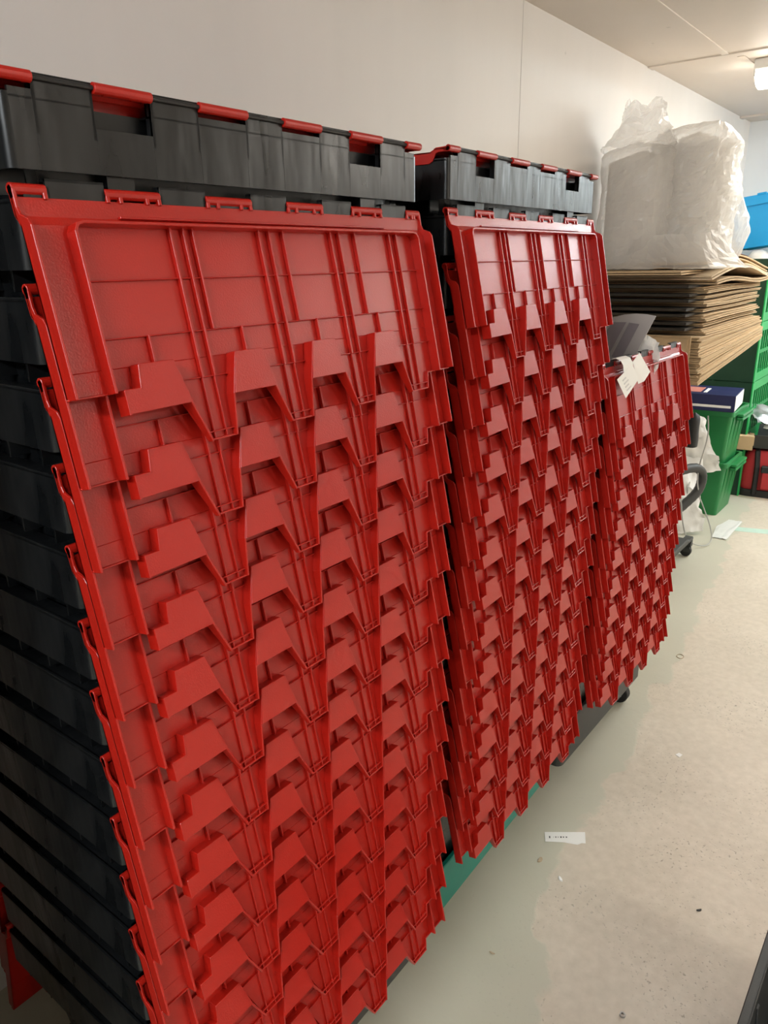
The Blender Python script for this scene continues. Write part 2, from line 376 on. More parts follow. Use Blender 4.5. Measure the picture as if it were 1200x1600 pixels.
# ------------------------------------------------------------------ totes with hinged lids
LW = 0.603
SEGK = [(0.0, 0.032), (0.090, 0.152), (0.210, 0.275), (0.331, 0.394), (0.450, 0.514), (0.570, 0.603)]   # hinge knuckles along the lid
def lid_mesh():
    """half lid; local x = along the hinge, -z = away from the hinge, -y = underside"""
    mb = MB(); mm = 0.001
    P = lambda u, v, h: (u * mm, -h * mm, -v * mm)
    def slab(poly, h0, h1): mb.prism(poly, lambda u, v: P(u, v, h0), lambda u, v: P(u, v, h1))
    def wall(pts, t, h0, h1):
        """pts [(u,v)] or [(u,v,top)]: upright strip following the line"""
        for a, b in zip(pts, pts[1:]):
            d = Vector((b[0] - a[0], b[1] - a[1])); d.normalize(); n = Vector((-d.y, d.x)) * t / 2; e = d * (t * 0.3)
            ha = a[2] if len(a) > 2 else h1; hb = b[2] if len(b) > 2 else h1
            mb.hexa([P(a[0] - e.x - n.x, a[1] - e.y - n.y, h0), P(b[0] + e.x - n.x, b[1] + e.y - n.y, h0), P(b[0] + e.x + n.x, b[1] + e.y + n.y, h0), P(a[0] - e.x + n.x, a[1] - e.y + n.y, h0)],
                    [P(a[0] - e.x - n.x, a[1] - e.y - n.y, ha), P(b[0] + e.x - n.x, b[1] + e.y - n.y, hb), P(b[0] + e.x + n.x, b[1] + e.y + n.y, hb), P(a[0] - e.x + n.x, a[1] - e.y + n.y, ha)])
    T = -2.5
    # hinge strip, set back a little, and the main plate
    slab([(0, 8), (603, 8), (603, 27), (0, 27)], -7.0, -4.5)
    mb.hexa([P(0, 24, -7), P(603, 24, -7), P(603, 34, T), P(0, 34, T)][::1], [P(0, 24, -4.5), P(603, 24, -4.5), P(603, 34, 0), P(0, 34, 0)])
    slab([(0, 32), (603, 32), (603, 162), (0, 162)], T, 0)
    slab([(0, 162), (69, 162), (68, 184), (0, 184)], T, 0)
    for k in range(3):
        o = 120 * k + (1 if k == 2 else 0)
        slab([(111 + o, 162), (190 + o, 162), (180 + o, 204), (177 + o, 247), (144 + o, 247)], T, 0)
    slab([(472, 162), (603, 162), (603, 225), (548, 225), (543, 247), (505, 247)], T, 0)
    # raised pockets (open towards the free edge)
    ph = 14.2
    slab([(71, 162), (110, 162), (122, 205), (50, 206), (50, 184), (68, 184)], ph - 2.2, ph)
    wall([(71, 162), (110, 162)], 2.4, T, ph); wall([(71, 162), (68, 184), (50, 184), (50, 206)], 2.4, T, ph)
    wall([(110, 162, ph), (122, 205, ph), (144, 248, 5)], 2.6, T, ph)
    for k in range(1, 4):
        o = 120 * k + (1 if k > 1 else 0)
        slab([(71 + o, 162), (110 + o, 162), (120 + o, 204), (59 + o, 204)], ph - 2.2, ph)
        wall([(71 + o, 162), (110 + o, 162)], 2.4, T, ph)
        wall([(71 + o, 162, ph), (59 + o, 204, 13), (57 + o, 247, 6)], 2.4, T, ph)
        wall([(110 + o, 162, ph), (120 + o, 204, ph), (144 + o, 247, 5)], 2.6, T, ph)
    wall([(603, 225), (548, 225), (543, 247)], 2.2, T, 5)
    wall([(0, 184), (38, 184)], 2.0, T, 2)
    # finger tips: double rib
    for k in range(4):
        o = 120 * k + (1 if k > 1 else 0)
        wall([(144 + o, 247), (177 + o if k < 3 else 543, 247)], 2.2, T, 4.5)
        wall([(141 + o, 239), (178 + o if k < 3 else 545, 239)], 1.5, 0, 4.5)
        for u in (149, 165):
            wall([(u + o, 182), (u + o, 247)], 1.5, 0, 4)
            wall([(u + o, 32), (u + o, 182)], 2.6, 0, 5.5)
        if k < 3: wall([((177, 307, 437)[k], 32), ((177, 307, 437)[k], 134)], 2.4, 0, 5.5)
        wall([(96 + o, 135), (96 + o, 162)], 2.4, 0, 5.5)
        # cross rib over the finger's root
        wall([(115 + o, 182), (184 + o if k < 3 else 567, 182)], 1.4, 0, 3.8)
    wall([(41, 82), (567, 82)], 1.3, 0, 3.6)
    wall([(41, 135), (567, 135)], 1.3, 0, 3.8)
    # frame wall around the rib field
    wall([(41, 184), (41, 40), (44, 34), (50, 32), (558, 32), (564, 34), (567, 40), (567, 225)], 3.0, T, 14.2)
    # raised strip along the hinge side
    wall([(100, 23.5), (510, 23.5)], 2.4, -5, -0.5)
    # side lips with a shoulder
    prof = lambda end: [(-1, -9), (24, -8), (30, -2.5), (end, T), (end, 14.2), (36, 14.2), (30, 11), (24, 0.5), (18, -1.5), (8, -1.5), (2, -1), (-2, -4)]
    mb.prism(prof(185), lambda v, h: P(0, v, h), lambda v, h: P(2.8, v, h))
    mb.prism(prof(225), lambda v, h: P(600.2, v, h), lambda v, h: P(603, v, h))
    # hinge knuckles: rounded bar held by struts, openings between them
    def bar(u0, u1):
        pr = [(1.4 + 5.0 * math.sin(a), -6.0 + 5.0 * math.cos(a)) for a in [2 * PI * k / 10 for k in range(10)]]
        mb.prism(pr, lambda v, h: P(u0, v, h), lambda v, h: P(u1, v, h))
    for i, (a, b) in enumerate(SEGK):
        a *= 1000; b *= 1000
        bar(a, b)
        st = [a, b - 4] if i in (0, 5) else [a, a + 14, b - 18, b - 4]
        if i == 5: st = [a, a + 12, b - 16, b - 4]
        for u in st: slab([(u, 2), (u + 4, 2), (u + 4, 10), (u, 10)], -8, -2)
    return mb.mesh('lid', bevel=0.0005)

def body_mesh():
    """open tapered tote; local origin at the front-left hinge end, y into the stack"""
    mb = MB(); D = 0.40
    # tapered shell, outside then inside
    def ring(ins, z): return rrect(ins, LW - ins, ins, D - ins, 0.03, z)
    mb.loft([ring(0.052, -0.300), ring(0.058, -0.304), ring(0.058, -0.3041)], True, False)
    mb.loft([ring(0.052, -0.300), ring(0.0215, -0.012), ring(0.0245, -0.012), ring(0.055, -0.298)], False, True)
    # skirt: sides (with rounded corners) and the notched long sides
    zb, zt, r, t = -0.069, -0.012, 0.008, 0.003
    sx0, sx1, sy0, sy1 = 0.003, LW - 0.003, 0.003, D - 0.003
    for sx in (0, 1):
        line = []
        for k in range(5): a = PI + PI / 2 * (1 - k / 4); line.append((sx0 + r + r * math.cos(a), sy0 + r + r * math.sin(a)))
        line = line + [(x, D - y) for x, y in line[::-1]]
        inn = [(x + t if True else x, y) for x, y in line]
        if sx: line = [(LW - x, y) for x, y in line]; inn = [(LW - x, y) for x, y in inn]
        zt2 = zt + 0.002
        mb.loft([[(x, y, zb) for x, y in line], [(x, y, zt2) for x, y in line], [(x, y, zt2) for x, y in inn], [(x, y, zb) for x, y in inn], [(x, y, zb) for x, y in line]], False, False, False)
        a, b = (sx0, 0.024) if not sx else (LW - 0.024, sx1)
        mb.box(a, b, sy0 + 0.004, sy1 - 0.004, zt - 0.002, zt)
        # low ledge and gussets under the side skirt
        for k in range(6):
            y = 0.04 + k * 0.064
            c0, c1 = (0.008, 0.034) if not sx else (LW - 0.034, LW - 0.008)
            mb.box(c0, c1, y - 0.0015, y + 0.0015, -0.088, -0.03)
    cuts = [0.0] + [q for ab in SEGK for q in ab if 0 < q < LW] + [LW]
    for side in (0, 1):
        Y = (lambda y: y) if not side else (lambda y: D - y)
        Xf = (lambda x: x) if not side else (lambda x: LW - x)
        def bx(x0, x1, y0, y1, z0, z1):
            xa, xb = sorted((Xf(x0), Xf(x1))); ya, yb = sorted((Y(y0), Y(y1))); mb.box(xa, xb, ya, yb, z0, z1)
        for i in range(len(cuts) - 1):
            a, b = cuts[i], cuts[i + 1]
            a = max(a, sx0 + r); b = min(b, sx1 - r)
            kn = i % 2 == 0
            top = -0.006 if kn else 0.0072
            if i in (2, 8): top = -0.030
            bx(a, b, sy0, sy0 + t, zb, top)
            if not kn:
                bx(a, b, sy0, 0.012, 0.0047, 0.0072)
                bx(a, b, 0.0095, 0.012, zt, 0.0)
                bx(a + 0.0, a + 0.003, sy0, 0.012, -0.04, 0.0); bx(b - 0.003, b, sy0, 0.012, -0.04, 0.0)
            if i not in (2, 8): bx(a, b, sy0, 0.024, zt - 0.002, zt)
        # stacking posts seen below the skirt
        for a, b in ((0.098, 0.128), (0.476, 0.506)):
            bx(a, b, 0.008, 0.04, -0.088, -0.045)
    return mb.mesh('body', bevel=0.0006, smooth=True)

LID = lid_mesh(); BODY = body_mesh()
ROD = MB().cyl((0.004, 0.006, -0.0012), (LW - 0.004, 0.006, -0.0012), 0.0022, n=8).mesh('hinge_rod')
for me, m in ((LID, 'red'), (BODY, 'black'), (ROD, 'black_rubber')): me.materials.append(M[m])

def tote(loc, rz, label, group, closed=False, tilt=12.0, dt=0.0):
    t = thing('tote_box', label, 'tote box', loc, rz, group)
    link('body', BODY, None, t)
    a = math.radians(90 if closed else -tilt + dt)
    lid = link('lid', LID, None, t, loc=(0, 0, -0.003 if closed else 0), rot=(a, 0, 0)); link('hinge_rod', ROD, None, lid)
    lid2 = link('lid', LID, None, t, loc=(LW, 0.40, -0.003 if closed else 0), rot=(a, 0, PI)); link('hinge_rod', ROD, None, lid2)
    return t

PITCH = 0.0826
STACKS = [('nearest tall stack', (0, 0, 0), 0.0, 14, PITCH, True, 'totes in the nearest stack'),
          ('middle stack', (0.6987, 0.0143, 0.010), math.radians(1.28), 14, PITCH, True, 'totes in the middle stack'),
          ('short far stack', (1.3691, 0.0153, -0.3105), math.radians(-0.37), 10, 0.0821, False, 'totes in the short far stack')]
rnd = random.Random(3)
for si, (nm, (x, y, dz), rz, n, p, top, grp) in enumerate(STACKS):
    if top:
        tote((x, y, HZ + dz + p), rz, 'black tote with its red lid shut, on top of the ' + nm, grp, True)
    for k in range(n):
        lab = 'black tote, red lid hanging open, %s lid from top of the %s' % (ordinal(k), nm)
        j = 0.0 if k == 0 else rnd.uniform(-0.0012, 0.0012)
        tote((x + j, y + rnd.uniform(-0.0005, 0.0005), HZ + dz - k * p), rz, lab, grp, dt=rnd.uniform(-0.15, 0.15))

# ------------------------------------------------------------------ dollies under the stacks
def dolly(x, y, rz, mat, label, lx=0.64, top=0.215, floor_z=0.165, inset=0.17):
    t = thing('dolly', label, 'dolly', (x, y, 0), rz, 'dollies under the tote stacks')
    y0, y1 = 0.03, 0.385
    mb = MB()
    o0 = rrect(0, lx, y0, y1, 0.02, 0.098); o1 = rrect(0, lx, y0, y1, 0.02, top); i1 = rrect(0.018, lx - 0.018, y0 + 0.012, y1 - 0.012, 0.015, top); i0 = rrect(0.018, lx - 0.018, y0 + 0.012, y1 - 0.012, 0.015, floor_z)
    mb.loft([o0, o1, i1, i0], True, True)
    part('frame', mb, mat, t, 0.002, True)
    for cx in (0.05, lx - 0.05):
        for cy in (y0 + (inset if cx > 0.3 else 0.17), y1 - 0.06):
            c = part('castor', MB().box(-0.022, 0.022, -0.022, 0.022, 0.06, 0.098).box(-0.02, -0.016, -0.015, 0.015, 0.03, 0.075).box(0.016, 0.02, -0.015, 0.015, 0.03, 0.075), 'steel', t, loc=(cx, cy, 0))
            part('wheel', MB().cyl((-0.014, 0, 0.036), (0.014, 0, 0.036), 0.036, n=20), 'black_rubber', c, 0.003)
    return t
dolly(-0.02, 0.0, 0.0, 'dark_grey', 'dark grey dolly under the nearest tall stack of totes')
dolly(0.6787, 0.0143, math.radians(1.28), 'green_dolly', 'teal green dolly under the middle stack of totes')
dolly(1.3691, 0.0153, math.radians(-0.37), 'dark_grey', 'dark grey dolly under the short far stack of totes', top=0.23, inset=0.05)

# ------------------------------------------------------------------ flattened cartons on a trolley
t = thing('trolley', 'grey tall trolley holding the flattened cartons behind the short stack', 'trolley', (2.98, 0.29, 0))
part('shelf', MB().box(0, 0.52, 0, 0.42, 0.955, 0.985), 'grey_paint', t, 0.003)
part('deck', MB().box(0, 0.44, 0, 0.42, 0.088, 0.12).box(0.44, 0.53, 0.0, 0.04, 0.088, 0.105).box(0.44, 0.53, 0.38, 0.42, 0.088, 0.105), 'dark_grey', t, 0.003)
for a in (0.015, 0.505):
    for b in (0.015, 0.405):
        part('post', MB().cyl((min(a, 0.30), max(b, 0.06), 0.12), (min(a, 0.30), max(b, 0.06), 0.955), 0.012), 'grey_paint', t)
        c = part('castor', MB().box(-0.016, 0.016, -0.016, 0.016, 0.058, 0.088).box(-0.016, -0.012, -0.012, 0.02, 0.026, 0.062).box(0.012, 0.016, -0.012, 0.02, 0.026, 0.062), 'dark_grey', t, loc=(a, b, 0))
        part('wheel', MB().cyl((-0.011, 0.010, 0.029), (0.011, 0.010, 0.029), 0.029, n=20), 'black_rubber', c, 0.003)

def carton(x0, x1, y0, y1, z, th, mat, label, group, tilt=0.0, seed=0, bend=None, rz=0.0):
    """flattened carton: two plies joined at the folds, a slit of air between them"""
    r = random.Random(seed)
    mb = MB(); nx, ny = 10, 3
    ply = th * 0.40
    for j, zz in enumerate((0.0, th - ply)):
        ix0 = r.uniform(0, 0.012); ix1 = r.uniform(0, 0.012); iy = r.uniform(0, 0.012)
        rings = []
        for i in range(nx + 1):
            fx = i / nx
            x = ix0 + fx * (x1 - x0 - ix0 - ix1)
            dz = math.tan(tilt) * x + (bend(fx, j) if bend else 0) + 0.0015 * math.sin(fx * 7 + seed)
            ya, yb = iy, y1 - y0 - iy
            rings.append([(x, ya, zz + dz), (x, yb, zz + dz), (x, yb, zz + ply + dz), (x, ya, zz + ply + dz)])
        mb.loft(rings)
    # fold strips closing the two ends
    o = part('flattened_carton', mb, mat, None, loc=(x0, y0, z), rot=(0, 0, rz))
    return tag(o, label, 'cardboard', group)

z = 0.986
cr = random.Random(11)
CX0, CY0, CY1 = 2.845, 0.197, 0.70
NLOW = 15
for k in range(NLOW):
    th = 0.0125
    tl = math.radians(5.2) * (1 - k / NLOW)
    carton(CX0 + cr.uniform(0, 0.02), CX0 + 1.1 + cr.uniform(-0.03, 0.02), CY0 + cr.uniform(-0.006, 0.006) - 0.02 * (1 - k / NLOW), CY1, z, th, 'card',
           'flattened brown carton, %s from the bottom of the neat lower bundle' % ordinal(k), 'cartons in the lower bundle', tl, k)
    z += 0.0128
z += 0.004
zmid = z
# carton turned down over the end of the lower bundle
f = part('hanging_carton', MB().box(0, 0.008, 0, 0.37, -0.15, 0.01).box(-0.006, 0.0, 0.01, 0.37, -0.148, 0.0), 'card', None, loc=(CX0 - 0.012, CY0 + 0.03, zmid - 0.006))
tag(f, 'tan carton flap hanging down over the end of the carton pile', 'cardboard')
NMID = 11
for k in range(NMID):
    th = 0.0115
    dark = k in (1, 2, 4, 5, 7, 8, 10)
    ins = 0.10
    carton(CX0 + ins + cr.uniform(0, 0.02), CX0 + 1.1 + cr.uniform(-0.06, 0.03), CY0 + cr.uniform(0.0, 0.02) + (0.02 if dark else 0), CY1, z, th, 'card',
           'flattened brown carton, %s from the bottom of the looser middle of the pile' % ordinal(k), 'cartons in the middle of the pile', math.radians(cr.uniform(-0.15, 0.25)), 40 + k)
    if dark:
        part_o = part('shade_sheet', MB().box(0, 0.42, 0, 0.44, 0, th * 0.9), 'card_shade', None, loc=(CX0 - 0.02 + cr.uniform(0, 0.03), CY0 + 0.06, z + th))  # added sheet, its dark colour stands in for shade between carton ends
        tag(part_o, 'black sheet standing in for shade at the pile end, above the %s carton of the looser middle' % ordinal(k), 'sheet', 'painted shade sheets in the carton pile')
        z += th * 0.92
    z += th
# the loose, bent top cartons
bendA = lambda fx, j: 0.030 * math.sin(fx * PI * 1.2) * (1 if fx > 0.25 else fx * 4) - 0.03 * fx * fx + 0.006 * j
bendB = lambda fx, j: 0.045 * math.sin(min(1, fx * 1.15) * PI) - 0.012 * fx
bendC = lambda fx, j: 0.012 * math.sin(fx * PI * 2)
carton(CX0 + 0.12, CX0 + 1.12, CY0 - 0.02, CY1, z, 0.016, 'card', 'loose brown carton with a lifted corner near the top of the pile', 'cartons on top of the pile', 0, 91, bendC); z += 0.02
carton(CX0 + 0.05, CX0 + 1.16, CY0 - 0.015, CY1, z, 0.016, 'card_pale', 'bent pale carton arching near the top of the pile', 'cartons on top of the pile', math.radians(0.2), 92, bendB); z += 0.022
carton(CX0 + 0.06, CX0 + 1.25, CY0 + 0.03, CY1, z + 0.022, 0.014, 'card', 'wavy brown carton second from the top of the pile', 'cartons on top of the pile', math.radians(0.6), 93, bendA)
carton(CX0 - 0.12, CX0 + 0.55, CY0 + 0.06, CY1, z + 0.0, 0.014, 'card', 'smooth tan carton under the wrapped foam roll', 'cartons on top of the pile', 0.0, 94); z += 0.016
ZTOP = z

# ------------------------------------------------------------------ plastic-wrapped foam rolls
def crumple(p, amp, sc, seed):
    v = Vector(p) * sc + Vector((seed, seed * 2.3, seed * 0.7))
    n = mnoise.noise_vector(v) + 0.55 * mnoise.noise_vector(v * 2.3) + 0.3 * mnoise.noise_vector(v * 5.1)
    return Vector(p) + n * amp
t = thing('wrapped_foam_roll', 'big white foam rolls bagged in crumpled clear plastic on the carton pile', 'foam roll', (3.06, 0.44, ZTOP + 0.002))
def blob(cx, cy, rx, ry, h, z0, amp, seed, n=40, m=26, top=0.10, sq=2.6, bot=0.05, sc=7.0):
    rings = []
    for k in range(m + 1):
        fz = k / m
        z_ = z0 + h * fz
        e = 1.0
        if fz > 1 - top: e = math.sqrt(max(0.0, 1 - ((fz - 1 + top) / top) ** 2)) * 0.55 + 0.45 * (1 - ((fz - 1 + top) / top) ** 4)
        if fz < bot: e *= 0.94 + 0.06 * fz / bot
        rg = []
        for i in range(n):
            a = 2 * PI * i / n
            ca, sa = math.cos(a), math.sin(a)
            d = (abs(ca) ** sq + abs(sa) ** sq) ** (-1 / sq)
            p = Vector((cx + rx * d * ca * e, cy + ry * d * sa * e, z_))
            q = crumple(p, amp, sc, seed); q.z = max(q.z, z0 * 1.0 if k == 0 else z0 + 0.002)
            if k == 0: q.z = z0
            rg.append(tuple(q))
        rings.append(rg)
    return MB().loft(rings, True, True)
part('foam_roll', blob(0.06, -0.075, 0.15, 0.15, 0.53, 0.004, 0.003, 3, n=28, m=10, top=0.06, sq=2.0), 'foam', t, 0, True)
part('foam_roll', blob(-0.03, 0.12, 0.13, 0.135, 0.47, 0.004, 0.003, 5, n=28, m=10, top=0.06, sq=2.0), 'foam', t, 0, True)
bag = blob(0.06, -0.075, 0.172, 0.172, 0.565, 0.0, 0.020, 9, n=72, m=48, top=0.16, sq=2.3, sc=9)
part('plastic_bag', bag, 'film', t, 0, False, label='crumpled clear plastic bag')
bag2 = blob(-0.03, 0.11, 0.16, 0.165, 0.50, 0.0, 0.012, 21, n=60, m=36, top=0.14, sq=2.6, sc=7)
part('plastic_bag', bag2, 'film', t, 0, False, label='smooth clear plastic bag')
# gathered neck standing up from the left-hand bag, loose bulge at the right, skirt on the carton
neck = []
for k in range(15):
    fz = k / 14
    rr = 0.10 * (1 - fz) ** 1.5 + 0.05 + 0.02 * fz
    neck.append([tuple(crumple((-0.05 + rr * math.cos(2 * PI * i / 36), 0.12 + rr * 1.1 * math.sin(2 * PI * i / 36), 0.475 + 0.165 * fz + 0.018 * fz * math.sin(5 * i / 36 * 2 * PI)), 0.019, 16, 4)) for i in range(36)])
part('bag_neck', MB().loft(neck, False, False), 'film', t)
bulge = []
for k in range(17):
    fz = k / 16
    rr = 0.105 * math.sin(PI * (0.12 + 0.8 * fz)) ** 0.8
    bulge.append([tuple(crumple((0.16 + 0.02 * fz + rr * 0.8 * math.cos(2 * PI * i / 32), -0.20 + rr * 0.8 * math.sin(2 * PI * i / 32), 0.01 + 0.30 * fz), 0.014, 13, 14)) for i in range(32)])
part('bag_fold', MB().loft(bulge, False, False), 'film', t)
skirt = []
for k in range(9):
    fk = k / 8
    ring = []
    for i in range(56):
        a = 2 * PI * i / 56
        rr = 0.165 + fk * (0.075 + 0.03 * math.sin(3 * a + 1.0) + 0.02 * math.sin(7 * a))
        zz = 0.13 * (1 - fk) ** 1.7 + 0.004
        p = crumple((0.0 + rr * math.cos(a) * 1.0, -0.02 + rr * 1.25 * math.sin(a), zz), 0.012 * (1 - 0.6 * fk), 15, 30)
        ring.append((p.x, p.y, max(0.001, p.z)))
    skirt.append(ring)
part('bag_skirt', MB().loft(skirt, False, False), 'film', t)

# ------------------------------------------------------------------ crate tower, bins and boxes at the end of the aisle
def bin_meshes(lx, ly, h, taper=0.035, lip=0.03):
    mb = MB()
    def ring(i, z_): return rrect(i, lx - i, i, ly - i, 0.02, z_)
    i0 = taper
    mb.loft([ring(i0, 0), ring(0.012, h - lip), ring(0.012, h), ring(0.016, h), ring(i0 + 0.004, 0.006)], True, True)
    for k in range(4):
        for side in (0, 1):
            x = 0.06 + k * (lx - 0.12) / 3
            ya, yb = (0.004, 0.02) if not side else (ly - 0.02, ly - 0.004)
            xa, xb = ya, yb
            mb.hexa([(x - 0.006, i0 + 0.002 if not side else ly - i0 - 0.014, 0.0), (x + 0.006, i0 + 0.002 if not side else ly - i0 - 0.014, 0.0), (x + 0.006, i0 + 0.014 if not side else ly - i0 - 0.002, 0.0), (x - 0.006, i0 + 0.014 if not side else ly - i0 - 0.002, 0.0)],
                    [(x - 0.006, ya, h - lip), (x + 0.006, ya, h - lip), (x + 0.006, yb, h - lip), (x - 0.006, yb, h - lip)])
    rim = MB().loft([ring(0.014, h - lip), ring(0, h - lip), ring(0, h), ring(0.014, h)], False, False)
    rim.loft([ring(0.014, h), ring(0.014, h - lip)], False, False)
    return mb, rim
def bin_(x, y, z_, lx, ly, h, mat, label, group=None, rz=0.0, rot=None, taper=0.035, lip=0.03, name='storage_bin', handle=True):
    t = thing(name, label, 'bin', (x, y, z_), rz, group, rot)
    b, r = bin_meshes(lx, ly, h, taper, lip)
    part('body', b, mat, t, 0.0015, True)
    part('rim', r, mat, t, 0.0015)
    if handle:
        for i in range(2):
            part('grip', MB().box(lx * 0.28, lx * 0.95, -0.03, 0.006, h - lip - 0.012 - 0.022 * i, h - lip + 0.006 - 0.022 * i), mat, t, 0.004)
    return t
bin_(4.20, 0.325, 0.0, 0.38, 0.41, 0.335, 'green', 'green tapered bin standing on the floor under the other green bin', 'green bins by the carton pile')
bin_(4.20, 0.325, 0.305, 0.38, 0.41, 0.335, 'green', 'green tapered bin stacked on the lower green bin, navy box on it', 'green bins by the carton pile')
t = thing('navy_box', 'flat navy blue box with salmon print lying on the green bins', 'box', (4.19, 0.325, 0.642), math.radians(5.5))
part('carton_body', MB().box(0, 0.32, 0, 0.38, 0, 0.095), 'navy', t, 0.002)
part('white_end', MB().box(0.32, 0.323, 0.01, 0.37, 0.004, 0.09), 'paper', t)
part('white_front', MB().box(0.005, 0.315, -0.002, 0.0, 0.006, 0.09), 'paper', t)
part('print_patch', MB().box(0.06, 0.24, 0.20, 0.30, 0.095, 0.0958), 'pink_print', t)
part('print_patch', MB().box(0.06, 0.22, 0.165, 0.185, 0.095, 0.0958), 'paper', t)
part('print_stripe', MB().box(-0.001, 0.0, 0.02, 0.38, 0.022, 0.036), 'paper', t)
part('print_patch', MB().box(-0.0014, 0.0, 0.26, 0.39, 0.018, 0.042), 'pink_print', t)

def crate(z_, label, x=4.74, y=0.36, lx=0.62, ly=0.385, h=0.365):
    t = thing('ventilated_crate', label, 'crate', (x, y, z_), 0, 'green crates in the tower')
    part('base', MB().box(0.01, lx - 0.01, 0.01, ly - 0.01, 0, 0.012), 'green_bright', t)
    for s in (0, 1):
        a, b = (0, 0.006) if not s else (lx - 0.006, lx)
        part('end_wall', MB().box(a, b, 0.0, ly, 0.0, h), 'green_shaded', t, 0.001)  # shaded look of the end wall comes from its darker colour
        ya, yb = (0, 0.006) if not s else (ly - 0.006, ly)
        part('rail', MB().box(0.006, lx - 0.006, ya, yb, 0, 0.05), 'green_bright', t)
        part('rail', MB().box(0.006, lx - 0.006, ya, yb, h - 0.055, h), 'green_bright', t)
        for k in range(11):
            xx = 0.012 + k * (lx - 0.034) / 10
            part('bar', MB().box(xx, xx + 0.012, ya, yb, 0.05, h - 0.055), 'green_bright', t)
        part('rail', MB().box(0.006, lx - 0.006, ya, yb, h * 0.47, h * 0.53), 'green_bright', t)
    part('corner_post', MB().box(-0.006, 0.03, -0.008, 0.0, 0, h), 'green_bright', t, 0.001)
    return t
for k in range(4):
    crate(0.369 * k, 'green slatted crate, %s from the floor in the tower by the end wall' % ordinal(k))
# contents of the top crate
o = part('orange_cloth', blob(0, 0, 0.07, 0.09, 0.10, 0, 0.012, 3, n=20, m=8, top=0.5, bot=0.2), 'orange', None, 0, True, loc=(4.86, 0.60, 1.41))
tag(o, 'crumpled orange cloth in the top green crate under the blue tote', 'cloth')
o = part('white_bag', blob(0, 0, 0.075, 0.06, 0.13, 0, 0.012, 8, n=20, m=8, top=0.6, bot=0.2), 'paper', None, 0, True, loc=(4.84, 0.445, 1.40))
tag(o, 'white paper bag poking out of the top green crate', 'bag')
# blue tote lying tilted over the tower
bt = bin_(4.75, 0.20, 1.575, 0.55, 0.42, 0.29, 'blue', 'tilted bright blue plastic tote on top of the green crate tower', None, rot=(math.radians(-8), 0, math.radians(2)), taper=0.045, lip=0.055, name='blue_tote', handle=False)
for k in range(3):
    part('rim_lug', MB().box(-0.004, 0.03, 0.06 + 0.13 * k, 0.11 + 0.13 * k, 0.285, 0.298), 'blue', bt, 0.003)

# tool bag with oddments
t = thing('tool_bag', 'red and black nylon tool bag on the floor past the green bins', 'bag', (4.80, 0.02, 0.0), math.radians(6))
def pillow(lx, ly, h, rd=0.05):
    return MB().loft([rrect(rd * .5, lx - rd * .5, rd * .5, ly - rd * .5, 0.05, 0.0), rrect(0, lx, 0, ly, 0.06, h * 0.25), rrect(0.005, lx - 0.005, 0.005, ly - 0.005, 0.06, h * 0.7), rrect(0.04, lx - 0.04, 0.04, ly - 0.04, 0.05, h)])
part('bag_body', pillow(0.45, 0.36, 0.30), 'bag_red', t, 0, True)
part('base_band', MB().loft([rrect(-0.004, 0.454, -0.004, 0.364, 0.06, 0.0), rrect(-0.006, 0.456, -0.006, 0.366, 0.06, 0.045)], True, True), 'black_rubber', t, 0, True)
for yy in (0.06, 0.25):
    part('strap', MB().tube([(-0.012, yy, 0.02), (-0.012, yy, 0.2), (0.02, yy + 0.01, 0.29), (0.1, yy + 0.02, 0.312)], 0.016, 6), 'black_rubber', t)
part('pocket', MB().box(-0.03, 0.0, 0.10, 0.22, 0.06, 0.20), 'bag_red', t, 0.008)
part('pocket_flap', MB().box(-0.034, 0.0, 0.095, 0.225, 0.17, 0.215), 'black_rubber', t, 0.005)
t2 = thing('open_tray', 'black tray heaped on the red tool bag', 'tray', (4.80, 0.05, 0.318), math.radians(10))
part('tray_body', MB().loft([rrect(0.03, 0.37, 0.03, 0.27, 0.02, 0.0), rrect(0, 0.4, 0, 0.3, 0.03, 0.09), rrect(0.008, 0.392, 0.008, 0.292, 0.03, 0.09), rrect(0.036, 0.364, 0.036, 0.264, 0.02, 0.006)]), 'dark_grey', t2, 0, True)
rr_ = random.Random(5)
for k, (mt, nm, lb, ct) in enumerate([('paper', 'paper_sheet', 'white crumpled paper sheet lying on the black tray', 'paper'), ('bag_red', 'red_handle', 'red padded handle sticking up from the black tray', 'handle'), ('steel', 'metal_bracket', 'shiny metal bracket on the black tray', 'bracket'), ('card', 'small_carton', 'small brown carton leaning beside the black tray', 'carton')]):
    if nm == 'red_handle':
        o = part(nm, MB().tube([(0.02, 0.0, 0), (0.0, 0.02, 0.06), (0.01, 0.09, 0.085), (0.03, 0.16, 0.06), (0.05, 0.18, 0.0)], 0.016, 8), mt, None, 0, True, loc=(4.83, 0.06, 0.365))
    elif nm == 'small_carton':
        o = part(nm, MB().box(0, 0.11, 0, 0.09, 0, 0.09).box(0, 0.11, -0.004, 0.0, 0.03, 0.085), mt, None, 0.002, loc=(4.705, 0.30, 0.318), rot=(0, 0, 0.2))
    else:
        g = MB(); n = 9
        vs = [(0.03 * i, 0.022 * j, 0.03 * mnoise.noise(Vector((i * .5, j * .5, k * 7.0)))) for i in range(n) for j in range(n)]
        g.add(vs, [(i * n + j, i * n + j + 1, (i + 1) * n + j + 1, (i + 1) * n + j) for i in range(n - 1) for j in range(n - 1)])
        o = part(nm, g, mt, None, 0, True, loc=(4.82 + 0.02 * k, 0.10 + 0.03 * k, 0.43 + 0.02 * k), rot=(0.1, -0.35, 0.3 * k), solid=0.002)
    tag(o, lb, ct)

